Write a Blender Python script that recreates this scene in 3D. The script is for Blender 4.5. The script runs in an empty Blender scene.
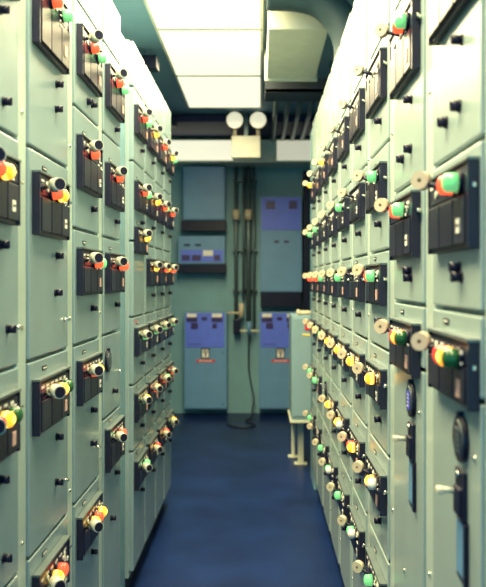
import bpy, bmesh, math, random
from mathutils import Vector, Matrix
random.seed(7)
SC = bpy.context.scene
COL = SC.collection
PI = math.pi
CAMZ = 1.59
F = 775.0                      # focal length in pixels of the 486x587 frame

# ------------------------------------------------------------------ materials
MATS = {}
def mat(name, col, rough=.45, metal=0., noise=.06, nscale=9., bump=0., emis=None, estr=0., coat=0., spec=.5, trans=0.):
    if name in MATS: return MATS[name]
    m = bpy.data.materials.new(name); m.use_nodes = True
    nt = m.node_tree; b = nt.nodes['Principled BSDF']
    b.inputs['Roughness'].default_value = rough
    b.inputs['Metallic'].default_value = metal
    b.inputs['Specular IOR Level'].default_value = spec
    b.inputs['Coat Weight'].default_value = coat
    b.inputs['Transmission Weight'].default_value = trans
    tc = nt.nodes.new('ShaderNodeTexCoord')
    nz = nt.nodes.new('ShaderNodeTexNoise'); nz.inputs['Scale'].default_value = nscale; nz.inputs['Detail'].default_value = 4
    nt.links.new(tc.outputs['Object'], nz.inputs['Vector'])
    cr = nt.nodes.new('ShaderNodeValToRGB')
    cr.color_ramp.elements[0].position = .3; cr.color_ramp.elements[1].position = .7
    cr.color_ramp.elements[0].color = (*[c*(1-noise) for c in col], 1)
    cr.color_ramp.elements[1].color = (*[min(1, c*(1+noise)) for c in col], 1)
    nt.links.new(nz.outputs['Fac'], cr.inputs['Fac'])
    nt.links.new(cr.outputs['Color'], b.inputs['Base Color'])
    if bump:
        bp = nt.nodes.new('ShaderNodeBump'); bp.inputs['Strength'].default_value = bump; bp.inputs['Distance'].default_value = .004
        n2 = nt.nodes.new('ShaderNodeTexNoise'); n2.inputs['Scale'].default_value = nscale*7
        nt.links.new(tc.outputs['Object'], n2.inputs['Vector'])
        nt.links.new(n2.outputs['Fac'], bp.inputs['Height']); nt.links.new(bp.outputs['Normal'], b.inputs['Normal'])
    if emis:
        b.inputs['Emission Color'].default_value = (*emis, 1); b.inputs['Emission Strength'].default_value = estr
    MATS[name] = m
    return m
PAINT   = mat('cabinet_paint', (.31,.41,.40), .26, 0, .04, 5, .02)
PAINT_L = mat('shaded_cabinet_paint', (.225,.325,.355), .26, 0, .06, 5, .02)  # same door paint, darkened for the dimmer left row
PAINT2  = mat('cabinet_body_paint', (.27,.37,.38), .4, 0, .04, 5)
STRIPM  = mat('wireway_paint', (.45,.56,.51), .28, 0, .04, 5, .02)
GAPM    = mat('dark_recess', (.02,.03,.045), .6)
PLINTH  = mat('plinth_paint', (.02,.03,.05), .5)
BLACK   = mat('black_plastic', (.008,.009,.028), .35, 0, .2, 20, spec=.22)
BLACK2  = mat('black_module', (.013,.015,.036), .32, 0, .2, 20, spec=.28)
CHROME  = mat('chrome', (.75,.75,.66), .18, 1.)
CREAM   = mat('cream_plastic', (.62,.54,.38), .35)
GREYP   = mat('grey_plastic', (.50,.52,.42), .35)
WHITE   = mat('label_white', (.85,.84,.74), .5)
PINK    = mat('label_pink', (.75,.45,.38), .5)
REDL    = mat('red_label', (.60,.02,.05), .5)
YEL     = mat('yellow_label', (.75,.65,.15), .5)
BLUE    = mat('violet_blue_panel', (.10,.17,.80), .45, 0, .05, 8)
BLUED   = mat('dark_violet', (.03,.012,.12), .4)
BCAB    = mat('slate_cabinet_paint', (.12,.28,.48), .45, 0, .05, 6)
BOXP    = mat('junction_box_paint', (.22,.36,.41), .42, 0, .05, 6)
STEEL   = mat('painted_steel_leg', (.62,.66,.50), .45)
CONDUIT = mat('conduit_steel', (.13,.18,.19), .4, .5)
CABLE   = mat('black_cable', (.015,.018,.025), .5)
SCREEN  = mat('blue_meter_screen', (.05,.05,.3), .2, emis=(.12,.12,.75), estr=.5)
METERG  = mat('meter_glass', (.03,.03,.05), .15)
R_LENS  = mat('red_lens', (.75,.03,.03), .2, emis=(1,.06,.035), estr=.75, noise=.02)
R_ON    = mat('red_lens_lit', (.8,.03,.03), .2, emis=(1,.10,.03), estr=1.7, noise=.02)
A_LENS  = mat('amber_lens_lit', (.85,.30,.02), .2, emis=(1,.36,.02), estr=1.9, noise=.02)
A_CORE  = mat('amber_lamp_core', (.9,.6,.1), .2, emis=(1,.70,.10), estr=2.6)
G_LENS  = mat('green_lens', (.015,.09,.03), .2, emis=(.05,.4,.1), estr=.03, noise=.02)
G_ON    = mat('green_lens_lit', (.1,.6,.2), .2, emis=(.30,.85,.30), estr=.55, noise=.02)
C_LENS  = mat('clear_lens', (.8,.8,.7), .15)

# ------------------------------------------------------------------ mesh builder
class MB:
    def __init__(s): s.bm = bmesh.new(); s.mats = []
    def mi(s, m):
        if m not in s.mats: s.mats.append(m)
        return s.mats.index(m)
    def _fin(s, geom, m, M=None, smooth=False):
        vs = geom
        fs = set(f for v in vs for f in v.link_faces)
        for f in fs: f.material_index = s.mi(m); f.smooth = smooth
        if M is not None: bmesh.ops.transform(s.bm, matrix=M, verts=vs)
    def box(s, x0,x1,y0,y1,z0,z1, m, bev=0.):
        r = bmesh.ops.create_cube(s.bm, size=1)
        M = Matrix.Translation(((x0+x1)/2,(y0+y1)/2,(z0+z1)/2)) @ Matrix.Diagonal((abs(x1-x0),abs(y1-y0),abs(z1-z0),1))
        bmesh.ops.transform(s.bm, matrix=M, verts=r['verts'])
        if bev:
            es = list(set(e for v in r['verts'] for e in v.link_edges))
            i = s.mi(m)
            for f in set(f for v in r['verts'] for f in v.link_faces): f.material_index = i
            bmesh.ops.bevel(s.bm, geom=es, offset=bev, segments=2, affect='EDGES', profile=.5)
        else: s._fin(r['verts'], m)
        return s
    def cyl(s, p0, p1, r0, m, r1=None, seg=20, smooth=True):
        p0 = Vector(p0); p1 = Vector(p1); d = p1-p0
        if r1 is None: r1 = r0
        r = bmesh.ops.create_cone(s.bm, cap_ends=True, segments=seg, radius1=r0, radius2=r1, depth=d.length)
        M = Matrix.Translation((p0+p1)/2) @ d.to_track_quat('Z','Y').to_matrix().to_4x4()
        s._fin(r['verts'], m, M, False)
        if smooth:
            for f in set(f for v in r['verts'] for f in v.link_faces):
                if len(f.verts) == 4: f.smooth = True
        return s
    def ball(s, c, r, m, scale=(1,1,1), M=None, seg=16):
        q = bmesh.ops.create_uvsphere(s.bm, u_segments=seg, v_segments=seg//2+2, radius=r)
        T = Matrix.Translation(c) @ (M or Matrix()) @ Matrix.Diagonal((*scale,1))
        s._fin(q['verts'], m, T, True); return s
    def tube(s, pts, r, m, seg=10):
        n = len(pts); pts = [Vector(p) for p in pts]; rings = []
        for i,p in enumerate(pts):
            t = (pts[min(i+1,n-1)]-pts[max(i-1,0)]).normalized()
            q = t.to_track_quat('Z','Y').to_matrix()
            rings.append([s.bm.verts.new(p + q @ Vector((r*math.cos(2*PI*k/seg), r*math.sin(2*PI*k/seg), 0))) for k in range(seg)])
        i_ = s.mi(m)
        for a,b in zip(rings, rings[1:]):
            best = min(range(seg), key=lambda o: sum((a[k].co-b[(k+o)%seg].co).length for k in range(seg)))
            for k in range(seg):
                f = s.bm.faces.new((a[k],a[(k+1)%seg],b[(k+1+best)%seg],b[(k+best)%seg])); f.smooth = True; f.material_index = i_
        for rg in (rings[0], rings[-1]):
            f = s.bm.faces.new(rg); f.material_index = i_
        bmesh.ops.recalc_face_normals(s.bm, faces=s.bm.faces[:])
        return s
    def mesh(s, name):
        me = bpy.data.meshes.new(name); s.bm.to_mesh(me); s.bm.free()
        for m in s.mats: me.materials.append(m)
        return me
def smooth(p, n=6):
    out = []; P = [Vector(q) for q in p]; P = [P[0]]+P+[P[-1]]
    for i in range(1,len(P)-2):
        for k in range(n):
            t_ = k/n; a,b_,c,d = P[i-1],P[i],P[i+1],P[i+2]
            out.append(.5*((2*b_)+(c-a)*t_+(2*a-5*b_+4*c-d)*t_*t_+(3*b_-a-3*c+d)*t_**3))
    out.append(P[-2]); return out
def link(name, me, parent=None, loc=(0,0,0), label=None):
    o = bpy.data.objects.new(name, me); COL.objects.link(o); o.location = loc
    if parent: o.parent = parent
    if label: o['label'] = label
    return o
def thing(name, label, cat, loc=(0,0,0), rz=0, group=None):
    o = bpy.data.objects.new(name, None); COL.objects.link(o); o.empty_display_size = .1
    o.location = loc; o.rotation_euler = (0,0,rz); o['label'] = label; o['category'] = cat
    if group: o['group'] = group
    return o
def tag(o, label, cat, group=None):
    o['label'] = label; o['category'] = cat
    if group: o['group'] = group
    return o
def struct(name, me, loc=(0,0,0)):
    o = link(name, me, None, loc); o['kind'] = 'structure'; return o

# ------------------------------------------------------------------ shared components (local: +X right seen from aisle, -Y out of the face, Z up)
def pilot_mesh(lens, r=.019):
    b = MB()
    b.cyl((0,0,0),(0,-.008,0), r*1.15, BLACK)
    b.cyl((0,-.008,0),(0,-.026,0), r, lens, r*.97)
    b.ball((0,-.026,0), r*.97, lens, (1,.55,1))
    if lens is A_LENS: b.ball((0,-.030,0), r*.66, A_CORE, (1,.65,1)); b.cyl((0,-.012,0),(0,-.021,0), r*1.02, A_CORE, r*1.02)
    return b.mesh('pilot_light')
PILOT = {k: pilot_mesh(v) for k,v in dict(R=R_LENS, r=R_ON, A=A_LENS, G=G_LENS, g=G_ON, C=C_LENS).items()}
PNAME = dict(R='red pilot light', r='lit red pilot light', A='glowing amber pilot light', G='dark green pilot light', g='lit green pilot light', C='clear pilot light')
# handle rods + round knobs
def rod_mesh(m, L, up, side=0.):
    return MB().cyl((0,0,0),(0,-.006,0),.013,BLACK).cyl((0,-.004,0),(side,-L,up),.0055,m,.005).mesh('handle_rod')
def knob_left():
    b = MB(); ax = Vector((-.80,-.60,0)).normalized()
    c = Vector((0,0,0))
    b.cyl(c-ax*.019, c+ax*.019, .0205, GREYP, .0185, 24)
    b.cyl(c+ax*.017, c+ax*.0205, .0155, BLACK, .0155, 24)
    return b.mesh('round_knob')
def knob_right():
    b = MB(); ax = Vector((.80,-.60,0)).normalized()
    b.cyl(-ax*.009, ax*.009, .0200, CREAM, .0188, 24)
    b.cyl(ax*.006, ax*.009, .0045, BLACK, .0045, 12)
    return b.mesh('round_knob')
ROD_L, ROD_R = rod_mesh(CHROME,.040,.010), rod_mesh(BLACK2,.046,.020,-.03)
KN_L, KN_R = knob_left(), knob_right()
def latch_mesh():
    b = MB(); b.cyl((0,0,0),(0,-.004,0),.012,BLACK).cyl((0,-.004,0),(0,-.020,0),.0095,BLACK,.0105); b.box(-.0025,.0025,-.023,-.018,-.009,.009,BLACK,.001)
    return b.mesh('door_latch')
LATCH = latch_mesh()
def cleat_mesh():
    return MB().cyl((0,0,0),(0,-.010,0),.006,CHROME,seg=12).box(-.016,.016,-.014,-.008,-.004,.004,CHROME,.001).mesh('chrome_catch')
CLEAT = cleat_mesh()
def screw_mesh():
    return MB().cyl((0,0,0),(0,-.004,0),.0065,CHROME,.005,12).mesh('screw')
SCREW = screw_mesh()

_pc = {}
def panel_mesh(w, h, v):
    k = (round(w,3), round(h,3), v)
    if k in _pc: return _pc[k]
    rnd = random.Random(hash(k) & 0xffff)
    rnd = random.Random(int(w*1000)+int(h*1000)*7+v)
    b = MB()
    b.box(0,w,-.016,.0,-h,0, BLACK, .003)
    t = h*.34
    # rim / hood ledge along the top, lighter metal edge
    b.box(-.003,w+.003,-.024,.0,.0005,.007, CONDUIT, .001)
    b.box(w-.010,w+.002,-.022,.0,-h,0, BLACK2, .001)
    b.box(-.002,.008,-.022,.0,-h,0, BLACK2, .001)
    # top control strip with dials and small lettering marks
    b.box(.012,w-.014,-.020,-.015,-t,-.008, BLACK2, .001)
    n = max(3, int(w/.055))
    for i in range(n):
        x = .02+(w-.045)*i/n
        b.box(x, x+.018+.012*rnd.random(), -.0212,-.0198, -.020-.004*rnd.random(), -.015, WHITE)
        if i%2: b.cyl((x+.012,-.019,-t*.66),(x+.012,-.024,-t*.66), .009, GREYP, .008, 14)
    # lower modules
    x0 = .016; ws = [.30,.34,.26]
    for i,q in enumerate(ws):
        x1 = x0+(w-.034)*q/sum(ws)-.004
        b.box(x0,x1,-.024,-.015,-h+.010,-t-.006, BLACK2 if i!=1 else BLACK, .002)
        x0 = x1+.006
    # white engraved lines beside the lamps
    for i in range(9):
        x = w*.60+w*.30*rnd.random(); z = -h*.18-h*.25*rnd.random()
        b.box(x, x+.004+.014*rnd.random(), -.0262,-.0238, z, z+.003+.004*rnd.random(), WHITE)
    _pc[k] = b.mesh('control_panel'); return _pc[k]
LABEL_PINK = MB().box(-.014,.014,-.0015,0,-.017,.017, PINK).mesh('label')
LABEL_WHITE = MB().box(-.012,.012,-.0015,0,-.014,.014, WHITE).box(-.009,.009,-.002,-.001,-.002,.003,BLACK).mesh('label')
TAGM = MB().box(-.022,.022,-.002,0,-.006,.006, BLACK).box(-.017,.017,-.0026,-.0015,-.0015,.0015,WHITE).mesh('nameplate')
TAGR = MB().box(-.011,.011,-.002,0,-.009,.009, REDL).mesh('red_tag')

def meter_mesh(lit):
    b = MB()
    b.cyl((0,0,0),(0,-.010,0), .046, BLACK, .045, 32)
    b.cyl((0,-.010,0),(0,-.012,0), .038, CONDUIT, .037, 32)
    b.cyl((0,-.0115,0),(0,-.013,0), .034, METERG, .034, 32)
    b.box(-.016,.016,-.0140,-.012,-.024,.022, SCREEN if lit else CONDUIT)
    for i in range(4): b.box(-.012,.012,-.0146,-.0138,-.018+i*.010,-.0145+i*.010, GREYP if lit else BLACK)
    b.box(-.007,.007,-.013,0,.043,.054, BLACK, .002)
    return b.mesh('round_meter')
METER = meter_mesh(True); METER_OFF = meter_mesh(False)
def switch_mesh():
    b = MB()
    b.box(-.034,.034,-.008,0,-.048,.050, BLACK, .003)
    b.box(-.026,.020,-.014,-.006,-.040,.014, BLACK2, .002)
    b.cyl((0,-.008,.040),(0,-.014,.040),.006,CHROME,seg=12)
    return b.mesh('switch_plate')
SWITCH = switch_mesh()
def lever_mesh():
    b = MB(); b.cyl((0,0,0),(-.004,-.022,.002),.006,GREYP,.006,12); b.box(-.013,.013,-.034,-.020,-.004,.008,CREAM,.003)
    return b.mesh('lever')
LEVER = lever_mesh()
def slot_mesh():
    b = MB()                       # tall recessed pull: dark rim around a shallow pocket
    b.box(-.044,.044,-.003,0,-.062,.066, BLACK, .002)
    b.box(-.036,.022,-.0045,-.002,-.052,.056, BCAB, .001)
    b.box(.026,.040,-.008,-.002,-.064,.060, BLACK2, .002)
    return b.mesh('pull_handle')
SLOT = slot_mesh()
def dial_mesh():
    return MB().cyl((0,0,0),(0,-.006,0),.0135,BLACK,.013,20).cyl((0,-.006,0),(0,-.018,0),.0115,BLACK2,.011,20).box(-.002,.002,-.021,-.016,-.009,.009,BLACK2,.001).mesh('rotary_dial')
DIAL = dial_mesh()

TOP, BOT = 1.20, -1.45     # relative to eye height, like every height below
def Z(r): return CAMZ+r

def section(side, near, far, seams, units, label, group, strip=.085, extras=(), depth=.5):
    """side 'L'/'R'; units = list of (panel_top, height, lights, door_index) ; extras on doors"""
    w = far-near
    if side == 'L': loc = (-.64, near, 0); rz = PI/2
    else:           loc = (.41, far, 0);   rz = -PI/2
    t = thing('switchgear_cabinet', label, 'electrical cabinet', loc, rz, group)
    body = MB().box(.001,w-.001,.012,depth,Z(BOT)-.03,Z(TOP), PAINT2, .004)
    link('body', body.mesh('body'), t)
    link('plinth', MB().box(.001,w-.001,.045,depth-.03,0,Z(BOT)-.03, PLINTH).mesh('plinth'), t)
    dw = w-strip
    sl = [TOP]+list(seams)+[BOT]
    if strip:
        wc = link('wireway_cover', MB().box(dw+.003,w-.003,-.004,.014,Z(BOT),Z(TOP)-.004, STRIPM, .003).mesh('wireway_cover'), t)
        for z in (1.05,.45,-.125,-.70,-1.3):
            link('screw', SCREW, wc, (dw+strip*.5,-.004,Z(z)))
    doors = []
    for a,b in zip(sl, sl[1:]):
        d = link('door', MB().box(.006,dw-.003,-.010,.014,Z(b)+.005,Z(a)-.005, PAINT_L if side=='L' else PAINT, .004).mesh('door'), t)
        doors.append((a,b,d))
    def door_at(z):
        for a,b,d in doors:
            if b <= z <= a: return a,b,d
        return doors[-1]
    lefts = side == 'L'
    pw = min(.335, dw-.045); px = .032
    if not lefts: pw = min(.335,pw); px = .055
    for n,(pt,h,lights) in enumerate(units):
        a,b,d = door_at(pt-.02)
        p = link('control_panel', panel_mesh(pw, h, n%3), t, (px,-.010,Z(pt)))
        if lefts: hx, ls, stp = .030, .130, .065
        else:     hx, ls, stp = pw*.50, pw*.60, pw*.115
        sc = pw/.36
        if lefts: ls *= sc; stp *= sc
        for i,c in enumerate(lights):
            if c == '-': continue
            zz = -.044 if lefts else -.034
            link('pilot_light', PILOT[c], p, (ls+i*stp,-.020,zz), PNAME[c])
        rod = link('operating_handle', ROD_L if lefts else ROD_R, p, (hx,-.018,-.040 if lefts else -.034))
        tip = (hx,-.018-.044,-.040+.010) if lefts else (hx-.030,-.018-.048,-.034+.022)
        link('round_knob', KN_L if lefts else KN_R, p, tip, 'black faced round knob with grey rim' if lefts else 'cream round knob with dark centre')
        link('label', LABEL_PINK if (n%2==0) else LABEL_WHITE, p, (pw*.82,-.0245,-h*.72))
        lz = pt-h-.052
        if lz > b+.02:
            link('latch', LATCH, d, (dw*.66,-.010,Z(lz)))
        link('chrome_catch', CLEAT, d, (dw-.020,-.010,Z(pt-.045)) if pt-.045>b+.02 else (dw-.02,-.010,Z(b+.03)))
        if pt+.028 < a-.012: link('nameplate', TAGM, d, (dw*.35,-.010,Z(pt+.027)))
    for kind,u,z in extras:
        a,b,d = door_at(z)
        if kind == 'meter': link('round_meter', METER_OFF if (side=='L' or near<1.5 or near>4) else METER, t, (u,-.010,Z(z)))
        elif kind == 'switch':
            s_ = link('disconnect_switch', SWITCH, t, (u,-.010,Z(z))); link('lever', LEVER, s_, (-.004,-.018,.006))
        elif kind == 'slot': link('pull_handle', SLOT, t, (u,-.010,Z(z)))
        elif kind == 'dial': link('rotary_dial', DIAL, d, (u,-.010,Z(z)))
        elif kind == 'latch': link('latch', LATCH, d, (u,-.010,Z(z)))
        elif kind == 'catch': link('chrome_catch', CLEAT, d, (u,-.010,Z(z)))
        elif kind == 'screw': link('screw', SCREW, d, (u,-.010,Z(z)))
        elif kind == 'tag': link('red_tag', TAGR, d, (u,-.010,Z(z)))
    return t

# ------------------------------------------------------------------ left row
GL = 'switchgear cabinets along the left side of the aisle'
GR = 'switchgear cabinets along the right side of the aisle'
sL = (.97,.37,-.22,-.76)
section('L', 1.60,2.11, sL, [(.88,.17,'r--'),(.30,.16,'rA-'),(-.28,.15,'RAG'),(-.82,.14,'AR-')],
        'tall grey-green switchgear cabinet nearest the camera on the left, cut by the frame edge', GL,
        extras=[('latch',.33,-.12),('catch',.40,-.12),('latch',.30,.44),('latch',.30,-.68)])
section('L', 2.11,2.63, sL, [(.86,.20,'r-g'),(.30,.17,'rA-'),(-.28,.15,'RAG'),(-.82,.14,'Ar-')],
        'second switchgear cabinet from the camera on the left, large amber lamp beside black knob', GL,
        extras=[('latch',.275,-.036),('catch',.38,-.125),('catch',.38,-.64),('latch',.28,-.62),('latch',.28,.53)])
section('L', 2.63,3.12, (.97,.60,.18,-.22,-.76), [(.88,.17,'r-g'),(.50,.18,'r--'),(.11,.16,'-rg'),(-.28,.15,'rA-'),(-.82,.14,'ArA')],
        'third switchgear cabinet from the camera on the left, black panel above a blank lower door', GL,
        extras=[('latch',.26,-.605),('catch',.36,-.64),('dial',.2,.655)])
section('L', 3.12,3.50, (.97,.60,.18,-.22,-.56), [(.88,.17,'r-g'),(.48,.17,'r--'),(.11,.16,'-rr'),(-.61,.17,'gr-')],
        'narrow left switchgear cabinet with a black round meter, beside the bluish recessed panel', GL, strip=.0,
        extras=[('meter',.07,-.33),('latch',.2,-.47),('catch',.33,-.40),('latch',.15,-1.0)])
t = link('filler_panel', MB().box(.002,.346,.030,.45,0,Z(TOP), mat('filler_paint',(.15,.30,.38),.45), .004).mesh('filler_panel'), None, (-.64,3.502,0))
t.rotation_euler = (0,0,PI/2); tag(t, 'plain bluish recessed filler panel between two groups of left cabinets', 'filler panel')
sF = (.97,.60,.20,-.18,-.52,-.85)
for i,(a,b) in enumerate(((3.85,4.27),(4.27,4.69),(4.69,5.11),(5.11,5.53))):
    up = (.27,.13,'-A-') if i==0 else (.12,.15,('A--','-rA','rr-')[i-1])
    section('L', a,b, sF, [(.88,.14,('r-g','A--','r--','A-g')[i]),(.50,.14,('r-g','-A-','rg-','r--')[i]),up,
                           (-.24,.14,('gA-','g--','g-A','gg-')[i]),(-.57,.14,('gA-','rA-','rAg','rr-')[i]),(-.91,.14,('gg-','AR-','Ar-','gA-')[i])],
        ('first switchgear cabinet beyond the bluish filler panel on the left, green lamp low down',
         'second switchgear cabinet beyond the filler panel on the left, crowded with knobs and orange lamps',
         'third switchgear cabinet beyond the filler panel on the left, second from the row end',
         'farthest switchgear cabinet of the left row, nearest the violet wall units')[i], GL, strip=.045,
        extras=[('tag',.08,-.205)] if i==0 else [])

# ------------------------------------------------------------------ right row
sR = (.80,.26,-.06,-.22)
near_ex = [('meter',.275,-.31),('switch',.275,-.42),('slot',.275,-.53),('dial',.25,.35),('dial',.14,.34),('latch',.25,.027),('screw',.36,-.33),('screw',.16,-.80)]
section('R', 1.30,1.80, sR, [(.70,.17,'--g'),(.22,.16,'-rg'),(-.113,.125,'RAG')],
        'nearest right switchgear cabinet at the frame edge, lit red and amber lamps beside cream knob', GR, strip=.10, extras=near_ex)
section('R', 1.80,2.32, sR, [(.70,.17,'-rg'),(.22,.16,'rg-'),(-.113,.13,'RAG')],
        'second switchgear cabinet from the camera on the right, blue-screened round meter below its lamps', GR, strip=.10,
        extras=[(k,u+.02,z) for k,u,z in near_ex])
sS = (.80,.44,.10,-.22,-.55,-.88)
edges = [2.32,2.83,3.34,3.85,4.36,4.87,5.38,5.89]
LR = [['---','--g','rg-','-A-','-AC','g--'], ['---','---','---','A--','rA-','gC-'], ['---','-g-','g--','A--','A-C','g--'],
      ['---','---','---','A--','A--','gC-'], ['--A','---','g--','g-A',None,'g--'], ['---','-g-','--r','gA-','gg-','---'], ['A--','g--','r--','g--','g--','g--']]
RL = ['third switchgear cabinet from the camera on the right, beside the wide blank doors',
      'fourth switchgear cabinet from the camera on the right, cream knob over amber lamp',
      'fifth switchgear cabinet from the camera on the right, in the middle of that row',
      'sixth switchgear cabinet from the camera on the right, nearer than the one with small meter',
      'seventh right switchgear cabinet, the one with a small black round meter half way up',
      'eighth switchgear cabinet on the right, second from the plain end panel',
      'ninth switchgear cabinet on the right, beside the plain end panel']
for i in range(7):
    tops = [.73,.37,.05,-.285,-.62,-.96]
    u = [(tops[k], (.15,.13,.13,.12,.12,.13)[k], LR[i][k]) for k in range(6) if LR[i][k]]
    section('R', edges[i], edges[i+1], sS, u, RL[i], GR, strip=.10, extras=[('meter',.20,-.66)] if i==4 else [])
t = link('end_panel', MB().box(.002,.40,.0,.5,0,Z(TOP), mat('end_panel_paint',(.19,.37,.43),.4), .004)
         .box(.19,.2,-.003,.001,.1,Z(TOP)-.05, GAPM).mesh('end_panel'), None, (.41,6.292,0))
t.rotation_euler = (0,0,-PI/2); tag(t, 'plain blue-green end panel closing the far end of the right row', 'end panel')

# ------------------------------------------------------------------ room
YB = 9.33; HC = 1.75
FLOOR = mat('blue_epoxy_floor', (.006,.019,.085), .34, 0, .3, 2.2, .03, spec=.15)
struct('floor', MB().box(-3.2,3.2,-3.0,YB+.15,-.1,0, FLOOR).mesh('floor'))
CEIL = mat('ceiling_paint', (.19,.35,.45), .6, 0, .08, 3)
struct('ceiling', MB().box(-3.2,3.2,-3.0,YB+.15,Z(HC),Z(HC)+.1, CEIL).mesh('ceiling'))
WALL = mat('back_wall_paint', (.165,.34,.39), .55, 0, .09, 2.5, .04)
struct('wall_back', MB().box(-3.2,3.2,YB,YB+.15,0,Z(HC), WALL).mesh('wall_back'))
struct('wall_left', MB().box(-3.3,-3.2,-3.0,YB+.15,0,Z(HC), WALL).mesh('wall_left'))
struct('wall_right', MB().box(3.2,3.3,-3.0,YB+.15,0,Z(HC), WALL).mesh('wall_right'))
BEAM = mat('cream_beam_paint', (.80,.80,.66), .5)
struct('trim_1', MB().box(-3.2,3.2,YB-.38,YB,Z(1.37),Z(1.635), BEAM, .004).mesh('trim_1'))
GLOW = mat('beam_glow_bright', (.8,.8,.7), .5, emis=(1,.95,.70), estr=.9)  # glow added to brighten the cream beam
GLOW2 = mat('beam_glow_dim', (.8,.8,.7), .5, emis=(1,.95,.70), estr=.5)
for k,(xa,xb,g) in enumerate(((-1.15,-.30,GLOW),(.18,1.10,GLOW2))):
    t = thing('beam_glow_strip', ('long bright cream glow strip added on the beam left of the twin lamps','dimmer cream glow strip added on the beam right of the twin lamps')[k], 'glow strip', (xa,YB-.38,0))
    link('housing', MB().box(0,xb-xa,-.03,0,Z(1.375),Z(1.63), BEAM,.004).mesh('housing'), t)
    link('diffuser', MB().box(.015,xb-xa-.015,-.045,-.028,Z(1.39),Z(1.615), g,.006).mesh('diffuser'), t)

# ceiling troffers: one long line
DIFF = mat('lamp_diffuser', (.8,.8,.7), .5, emis=(1,.955,.70), estr=1.05)
FRAME = mat('troffer_frame', (.62,.64,.55), .4)
tw0, tw1 = -.71, .02
fr = MB()
ys = [7.64-1.19*k for k in range(6)]
for k,y1 in enumerate(ys):
    y0 = y1-1.17
    where = ['farthest from the camera, beside the back wall gap','second from the far end','third from the far end','fourth from far end, at the picture top',
             'fifth from the far end','sixth from the far end','seventh from the far end','eighth from the far end'][k]
    t = thing('ceiling_light', 'bright cream ceiling light panel, '+where, 'ceiling light', (tw0,y0,Z(HC)), 0, 'line of ceiling lights over the aisle')
    w = tw1-tw0; L = y1-y0
    link('frame', MB().box(0,w,0,.006,-.043,0,FRAME).box(0,w,L-.006,L,-.043,0,FRAME).box(0,.018,.012,L-.012,-.045,0,FRAME).box(w-.018,w,.012,L-.012,-.045,0,FRAME).mesh('frame'), t)
    link('diffuser', MB().box(.018,w-.018,.012,L-.012,-.040,-.002,DIFF).mesh('diffuser'), t)
    ld = bpy.data.lights.new('tube', 'AREA'); ld.shape = 'RECTANGLE'; ld.size = w-.06; ld.size_y = L-.06
    ld.color = (1,.825,.46); ld.energy = 78 if k > 1 else (56 if k else 28); ld.spread = math.radians(168)
    lo = bpy.data.objects.new('tube_light', ld); COL.objects.link(lo); lo.parent = t; lo.location = (w/2,L/2,-.048)

t = thing('ceiling_shade_box', 'wide dark navy box added for the shaded ceiling between lights and cream beam', 'shade box', (-1.4,8.1,0))  # dark box added to stand in for the unlit ceiling near the back wall
link('duct_body', MB().box(0,2.8,0,.78,Z(1.665),Z(1.735), mat('navy_ceiling_shade', (.010,.010,.07), .6), .004).mesh('duct_body'), t)
for x in (.4,1.4,2.4): link('hanger', MB().box(x,x+.03,.3,.34,Z(1.735),Z(HC), CONDUIT).mesh('hanger'), t)
# things hung below the ceiling on the right
DUCT = mat('duct_metal', (.66,.68,.56), .45, .0)
t = thing('air_duct', 'pale grey rectangular air duct hung under the ceiling right of the lights', 'duct', (.05,4.62,0))
link('duct_body', MB().box(0,.36,0,1.12,Z(1.50),Z(1.70), DUCT, .006).mesh('duct_body'), t)
link('flange', MB().box(-.015,.375,1.12,1.16,Z(1.485),Z(1.715), FRAME, .003).mesh('flange'), t)
link('hanger_strap', MB().box(.02,.04,.5,.53,Z(1.70),Z(HC), CONDUIT).mesh('hanger_strap'), t)
link('hanger_strap', MB().box(.32,.34,.5,.53,Z(1.70),Z(HC), CONDUIT).mesh('hanger_strap'), t)
DARKM = mat('dark_duct_wrap', (.03,.065,.08), .6)
b = MB().tube(smooth([(.04,4.42,Z(1.64)),(.20,4.42,Z(1.635)),(.34,4.42,Z(1.60)),(.45,4.42,Z(1.50)),(.51,4.42,Z(1.36)),(.515,4.42,Z(1.225))],4), .095, DARKM, 20)
t = link('round_duct', b.mesh('round_duct')); tag(t, 'dark wrapped round duct crossing the ceiling at top right', 'duct')
t = thing('cable_tray', 'dark cable tray hung under the ceiling behind the pale duct', 'cable tray', (.04,6.0,0))
link('tray', MB().box(0,.55,0,.30,Z(1.46),Z(1.49), GAPM,.002).box(0,.55,0,.012,Z(1.46),Z(1.57), GAPM).box(0,.55,.288,.30,Z(1.46),Z(1.57), GAPM).mesh('tray'), t)
link('hanger_rod', MB().cyl((.03,.15,Z(1.47)),(.03,.15,Z(HC)),.006,CONDUIT).mesh('hanger_rod'), t)
link('hanger_rod', MB().cyl((.52,.15,Z(1.47)),(.52,.15,Z(HC)),.006,CONDUIT).mesh('hanger_rod'), t)
for k in range(4):
    x = .15+.11*k
    o = link('ceiling_conduit', MB().cyl((x,6.4,Z(1.63)),(x,YB-.4,Z(1.63)),.022,CONDUIT).mesh('ceiling_conduit'))
    tag(o, ['leftmost','second from left','third from left','rightmost'][k]+' of the dark conduits running along the ceiling before the back wall', 'conduit', 'conduits under the ceiling')
for k,(x,y,zz) in enumerate(((-.84,5.85,1.62),(-.93,8.0,1.62))):
    t = thing('ceiling_speaker', ('dark box hung from the ceiling left of the lights','dark box under the ceiling beside the navy shade box on the left')[k], 'ceiling box', (x,y,Z(zz)), 0)
    link('housing', MB().box(-.07,.07,-.07,.07,-.03,.07, BLACK, .008).mesh('housing'), t)
    link('bracket', MB().box(-.015,.015,-.015,.015,.07,HC-zz, CONDUIT).mesh('bracket'), t)

# ------------------------------------------------------------------ back wall equipment: pixel -> plane at depth Y
def PX(px, Y): return (px-260)*Y/F
def PZ(py, Y): return CAMZ+(281-py)*Y/F

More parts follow.
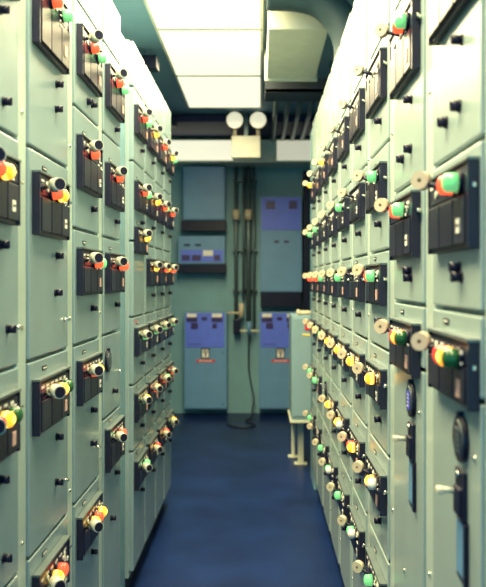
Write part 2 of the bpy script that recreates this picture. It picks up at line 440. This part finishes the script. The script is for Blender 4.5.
def wall_unit(px0, label):
    Y = 9.08; x0 = PX(px0,Y); x1 = PX(px0+43,Y)
    t = thing('wall_cabinet', label, 'wall cabinet', (x0,Y,0), 0, 'violet topped wall cabinets low on the back wall')
    q = lambda p: PX(p,Y)-PX(184,Y)
    w = x1-x0
    link('enclosure', MB().box(0,w,0,YB-Y,PZ(409,Y),PZ(312,Y), BCAB, .006).mesh('enclosure'), t)
    face = link('front_panel', MB().box(q(185.5),q(224.5),-.008,.004,PZ(347.5,Y),PZ(313,Y), BLUE, .002).mesh('front_panel'), t, (0,0,0), 'violet blue front panel')
    link('door', MB().box(q(185.5),q(225.5),-.006,.004,PZ(407.5,Y),PZ(348.3,Y), BCAB, .002).mesh('door'), t)
    for a,b_ in ((187,196.7),(212,222)):
        link('display', MB().box(q(a),q(b_),-.014,-.007,PZ(317.2,Y),PZ(313.6,Y), WHITE).box(q(a-.4),q(b_+.6),-.016,-.007,PZ(321.8,Y),PZ(317.4,Y), BLUED).mesh('display'), face)
    link('selector', MB().box(q(202),q(207),-.020,-.007,PZ(320,Y),PZ(317,Y), BLUED,.003).mesh('selector'), face)
    link('selector', MB().box(q(191),q(198),-.020,-.007,PZ(328.6,Y),PZ(322.8,Y), BLUED,.003).mesh('selector'), face)
    link('selector', MB().box(q(212.5),q(217),-.020,-.007,PZ(328,Y),PZ(323.4,Y), BLUED,.003).mesh('selector'), face)
    wm = MB()
    for i in range(9): wm.box(q(189+i*1.35),q(189+i*1.35+.95),-.0095,-.0075,PZ(344.6,Y),PZ(343.6+.3*(i%2),Y), BLUED)
    link('wordmark', wm.mesh('wordmark'), face)
    s = MB().box(q(201),q(209.7),-.010,-.005,PZ(358.4,Y),PZ(348.2,Y), BLACK).box(q(202),q(208.7),-.0115,-.009,PZ(357.3,Y),PZ(351.2,Y), WHITE)
    s.box(q(202),q(204.2),-.0115,-.009,PZ(350.4,Y),PZ(349.3,Y), WHITE).box(q(205),q(208.2),-.0115,-.009,PZ(350.4,Y),PZ(349.3,Y), WHITE)
    s.box(q(205),q(206.3),-.013,-.011,PZ(356.5,Y),PZ(352,Y), BLACK).box(q(203.2),q(207.6),-.013,-.011,PZ(353,Y),PZ(352,Y), BLACK)
    link('warning_sign', s.mesh('warning_sign'), t, (0,0,0), 'black bordered white warning sign')
    s = MB().box(q(196.7),q(214.7),-.010,-.005,PZ(362.2,Y),PZ(359.4,Y), REDL, .001)
    for i in range(8): s.box(q(199+i*1.7),q(199+i*1.7+1.1),-.0112,-.009,PZ(361.4,Y),PZ(360.3,Y), WHITE)
    link('red_strip_label', s.mesh('red_strip_label'), t, (0,0,0), 'red strip label with white lettering')
    for a,b_ in ((223,353),(223,404)): link('screw', MB().cyl((q(a),-.006,PZ(b_,Y)),(q(a),-.011,PZ(b_,Y)),.008,BLACK,seg=12).mesh('screw'), t)
    return t
wall_unit(184, 'slate wall cabinet with violet top, lower left on the back wall')
wall_unit(259, 'slate wall cabinet with violet top, partly behind the box on legs')

Y = 9.10
# upper left blank cabinet with dark base
t = thing('wall_cabinet', 'plain blue-grey wall cabinet highest up at the left of the back wall', 'wall cabinet', (0,0,0))
link('enclosure', MB().box(PX(183,Y),PX(225,Y),Y,YB,PZ(220,Y),PZ(166,Y), BCAB,.006).mesh('enclosure'), t)
link('door', MB().box(PX(184.5,Y),PX(223.5,Y),Y-.008,Y+.004,PZ(218.5,Y),PZ(167.5,Y), BCAB,.003).mesh('door'), t)
link('vent_base', MB().box(PX(181,Y),PX(226,Y),Y+.01,YB,PZ(231,Y),PZ(220.4,Y), BLACK,.004).mesh('vent_base'), t, (0,0,0), 'black base below the cabinet')
# instrument box
t = thing('instrument_box', 'shallow instrument box with violet displays below the plain upper left cabinet', 'instrument box', (0,0,0))
link('enclosure', MB().box(PX(178,Y),PX(225,Y),Y,YB,PZ(264,Y),PZ(236,Y), BCAB,.006).mesh('enclosure'), t)
fp = link('display_strip', MB().box(PX(181,Y),PX(223,Y),Y-.008,Y+.004,PZ(262,Y),PZ(250,Y), BLUE,.002).mesh('display_strip'), t)
for a,c in ((182,190),(192,201),(214,220)):
    link('display', MB().box(PX(a,Y),PX(c,Y),Y-.016,Y-.007,PZ(260.5,Y),PZ(255,Y), BLUED,.002).mesh('display'), fp)
link('display', MB().box(PX(203,Y),PX(213,Y),Y-.016,Y-.007,PZ(256,Y),PZ(250.5,Y), WHITE,.002).mesh('display'), fp, (0,0,0), 'pale display')
link('nameplate', MB().box(PX(184,Y),PX(190,Y),Y-.006,Y+.002,PZ(246,Y),PZ(244,Y), BLACK).mesh('nameplate'), t)
link('nameplate', MB().box(PX(195,Y),PX(201,Y),Y-.006,Y+.002,PZ(246,Y),PZ(244,Y), BLACK).mesh('nameplate'), t)
link('vent_base', MB().box(PX(177,Y),PX(226,Y),Y+.01,YB,PZ(273,Y),PZ(264.4,Y), BLACK,.004).mesh('vent_base'), t, (0,0,0), 'black base below the box')
# upper right cabinet
t = thing('wall_cabinet', 'tall slate wall cabinet with violet top, upper right on the back wall', 'wall cabinet', (0,0,0))
link('enclosure', MB().box(PX(260,Y),PX(302,Y),Y,YB,PZ(292,Y),PZ(196,Y), BCAB,.006).mesh('enclosure'), t)
fp = link('front_panel', MB().box(PX(261.5,Y),PX(300.5,Y),Y-.008,Y+.004,PZ(230,Y),PZ(197.5,Y), BLUE,.002).mesh('front_panel'), t, (0,0,0), 'violet blue front panel')
for a,c in ((266,275),(289,297)):
    link('display', MB().box(PX(a,Y),PX(c,Y),Y-.016,Y-.007,PZ(209,Y),PZ(201,Y), BLUED,.002).mesh('display'), fp)
link('door', MB().box(PX(261.5,Y),PX(300.5,Y),Y-.006,Y+.004,PZ(290.5,Y),PZ(231,Y), BCAB,.002).mesh('door'), t)
for a in (274,284): link('label', MB().box(PX(a,Y),PX(a+5,Y),Y-.009,Y-.005,PZ(243,Y),PZ(240.5,Y), BLUED).mesh('label'), t)
link('vent_base', MB().box(PX(260.5,Y),PX(301,Y),Y+.01,YB,PZ(307,Y),PZ(292.4,Y), BLACK,.004).mesh('vent_base'), t, (0,0,0), 'black base below the cabinet')
# black strip added for the shaded gap right of it
t = link('shade_strip', MB().box(PX(303.5,Y),PX(309,Y),Y+.05,YB,0,PZ(170,Y), BLACK,.004).mesh('shade_strip'))
tag(t, 'narrow black strip for the shaded gap right of the tall slate cabinet', 'shade strip')

# conduits
Y = 9.22
for k,(px,r,y1) in enumerate(((236,.022,322),(243.5,.016,300),(248.5,.030,322),(254,.016,330))):
    o = thing('wall_conduit', ['leftmost vertical conduit on the back wall between the cabinets','thin second vertical conduit between the wall cabinets',
        'thicker third vertical conduit feeding the small grey fitting','rightmost thin vertical conduit beside the tall slate cabinet'][k], 'conduit', (PX(px,Y),Y,0), 0, 'vertical conduits on the back wall')
    link('pipe', MB().cyl((0,0,PZ(y1,Y)),(0,0,Z(1.36)),r,CONDUIT,seg=16).mesh('pipe'), o)
    if k in (0,2):
        link('coupling', MB().cyl((0,0,PZ(220,Y)),(0,0,PZ(210,Y)),.045,CREAM,seg=20).mesh('coupling'), o, (0,-.02,0), 'cream coupling')
    for zz in (180,250,290): link('strap', MB().box(-r-.02,r+.02,-.004,YB-Y,PZ(zz+1,Y),PZ(zz-1,Y),CONDUIT,.002).mesh('strap'), o)
o = thing('pipe_fitting', 'cream cylinder and pale pipes branching between the lower wall cabinets', 'pipe fitting', (0,0,0))
link('cylinder', MB().cyl((PX(241.5,Y),Y-.08,PZ(317,Y)),(PX(241.5,Y),Y-.08,PZ(303,Y)),.030,CREAM,.028).mesh('cylinder'), o, (0,0,0), 'cream cylinder')
link('pipe', MB().cyl((PX(227,9.14),9.14,PZ(313,9.14)),(PX(241,9.14),9.14,PZ(313,9.14)),.014,CREAM).mesh('pipe'), o)
link('pipe', MB().cyl((PX(240,9.14),9.14,PZ(331,9.14)),(PX(259,9.14),9.14,PZ(331,9.14)),.016,STEEL).mesh('pipe'), o)
link('junction_box', MB().box(PX(233.5,Y),PX(240.5,Y),Y-.10,YB,PZ(333,Y),PZ(319,Y),BLACK,.006).mesh('junction_box'), o)
link('gland', MB().cyl((PX(249,Y),Y-.08,PZ(334,Y)),(PX(249,Y),Y-.08,PZ(321,Y)),.028,BCAB).mesh('gland'), o)
Yc = 9.24
pts = [(PX(249.5,Yc),Yc-.08,PZ(334,Yc)),(PX(248.6,Yc),Yc-.03,PZ(350,Yc)),(PX(249,Yc),Yc,PZ(370,Yc)),(PX(251.5,Yc),Yc-.02,PZ(385,Yc)),(PX(253.8,Yc),Yc-.06,PZ(398,Yc)),
       (PX(252.3,Yc),Yc-.14,.08),(-.10,Yc-.26,.012),(-.16,Yc-.5,.010),(-.05,Yc-.72,.010),(-.12,Yc-.86,.010),(-.27,Yc-.84,.010),(-.36,Yc-.68,.010)]
t = link('power_cable', MB().tube(smooth(pts), .009, CABLE, 8).mesh('power_cable')); tag(t, 'thin black cable hanging down the back wall and curling on the floor', 'cable')

# emergency light
Y = 8.02
t = thing('emergency_light', 'twin-headed cream emergency light hung before the navy shade box at the far end', 'emergency light', (PX(246,Y),Y,0))
link('housing', MB().box(-.15,.15,-.02,.05,PZ(158,Y),PZ(136,Y), BEAM,.01).mesh('housing'), t)
link('bracket', MB().box(-.02,.02,.055,.075,PZ(150,Y),Z(HC), CONDUIT).mesh('bracket'), t)
EML = mat('emergency_lamp', (.85,.82,.66), .25, emis=(1,.93,.66), estr=.7)
for dx in (-.115,.125):
    hd = link('lamp_head', MB().cyl((dx,.01,PZ(136,Y)),(dx,.01,PZ(128,Y)),.02,CREAM).cyl((dx,.05,PZ(121,Y)),(dx,-.05,PZ(121,Y)),.06,CREAM,.09,24).mesh('lamp_head'), t)
    link('lens', MB().cyl((dx,-.05,PZ(121,Y)),(dx,-.056,PZ(121,Y)),.083,EML,.08,24).mesh('lens'), hd)

# box on legs
t = thing('junction_cabinet', 'blue-green steel cabinet on cream legs beyond the end of the right row', 'floor cabinet', (.264,6.50,0))
zt, zb = Z(-.29), Z(-1.167)
link('enclosure', MB().box(0,.36,0,.53,zb,zt, BOXP,.005).mesh('enclosure'), t)
link('door', MB().box(.012,.35,-.010,.004,zb+.03,zt-.02, BOXP,.004).mesh('door'), t)
link('base_frame', MB().box(-.012,.372,-.014,.545,zb-.022,zb-.001, STEEL,.003).mesh('base_frame'), t)
for z in (-.95,-1.05): link('screw', MB().cyl((0,.42,Z(z)),(-.008,.42,Z(z)),.010,CHROME,seg=12).mesh('screw'), t)
for (x,y,ww) in ((.065,.25,.05),(.02,.52,.03),(.30,.25,.05),(.30,.52,.03)):
    lg = link('leg', MB().box(x,x+ww,y-.02,y+.02,.008,zb-.022, STEEL,.003).mesh('leg'), t)
    link('foot_plate', MB().box(x-.03,x+ww+.03,y-.05,y+.05,0,.008, STEEL,.002).mesh('foot_plate'), lg)
link('cross_rail', MB().box(.0,.36,.23,.27,zb-.045,zb-.022, STEEL,.002).mesh('cross_rail'), t)
link('red_tag', MB().box(.112,.158,-.016,-.010,Z(-.415),Z(-.335), REDL,.004).mesh('red_tag'), t, (0,0,0), 'red tag')
link('yellow_label', MB().box(.09,.19,-.014,-.010,Z(-.46),Z(-.442), YEL,.002).mesh('yellow_label'), t, (0,0,0), 'yellow strip label')
cp = thing('conduit_elbow', 'cream conduit elbow lying on top of the cabinet on legs', 'conduit', (.34,6.56,0))
link('pipe', MB().tube(smooth([(-.01,0,zt+.022),(.08,0,zt+.022),(.15,.05,zt+.024),(.17,.12,zt+.03)]),.018,CREAM,12).mesh('pipe'), cp)
link('collar', MB().cyl((-.03,0,zt+.024),(.0,0,zt+.024),.024,CREAM).mesh('collar'), cp)

# ------------------------------------------------------------------ world, camera, view
w = bpy.data.worlds.new('World'); SC.world = w; w.use_nodes = True
bg = w.node_tree.nodes['Background']; bg.inputs[0].default_value = (.06,.55,.85,1); bg.inputs[1].default_value = 2.2  # teal fill added through the open end behind the camera
cd = bpy.data.cameras.new('Camera'); cam = bpy.data.objects.new('Camera', cd); COL.objects.link(cam)
cam.location = (0,0,CAMZ); cam.rotation_euler = (PI/2,0,0)
cd.sensor_fit = 'VERTICAL'; cd.sensor_height = 24; cd.sensor_width = 36
cd.lens = 24*F/587
cd.shift_x = -(260-243)/587; cd.shift_y = -(293.5-281)/587
cd.clip_start = .05
cd.dof.use_dof = True; cd.dof.focus_distance = 2.9; cd.dof.aperture_fstop = 2.2
SC.camera = cam
SC.view_settings.view_transform = 'Standard'; SC.view_settings.look = 'None'
SC.view_settings.gamma = 1; SC.view_settings.exposure = 0; SC.view_settings.use_curve_mapping = False
SC.cycles.use_denoising = True
SC.cycles.max_bounces = 8
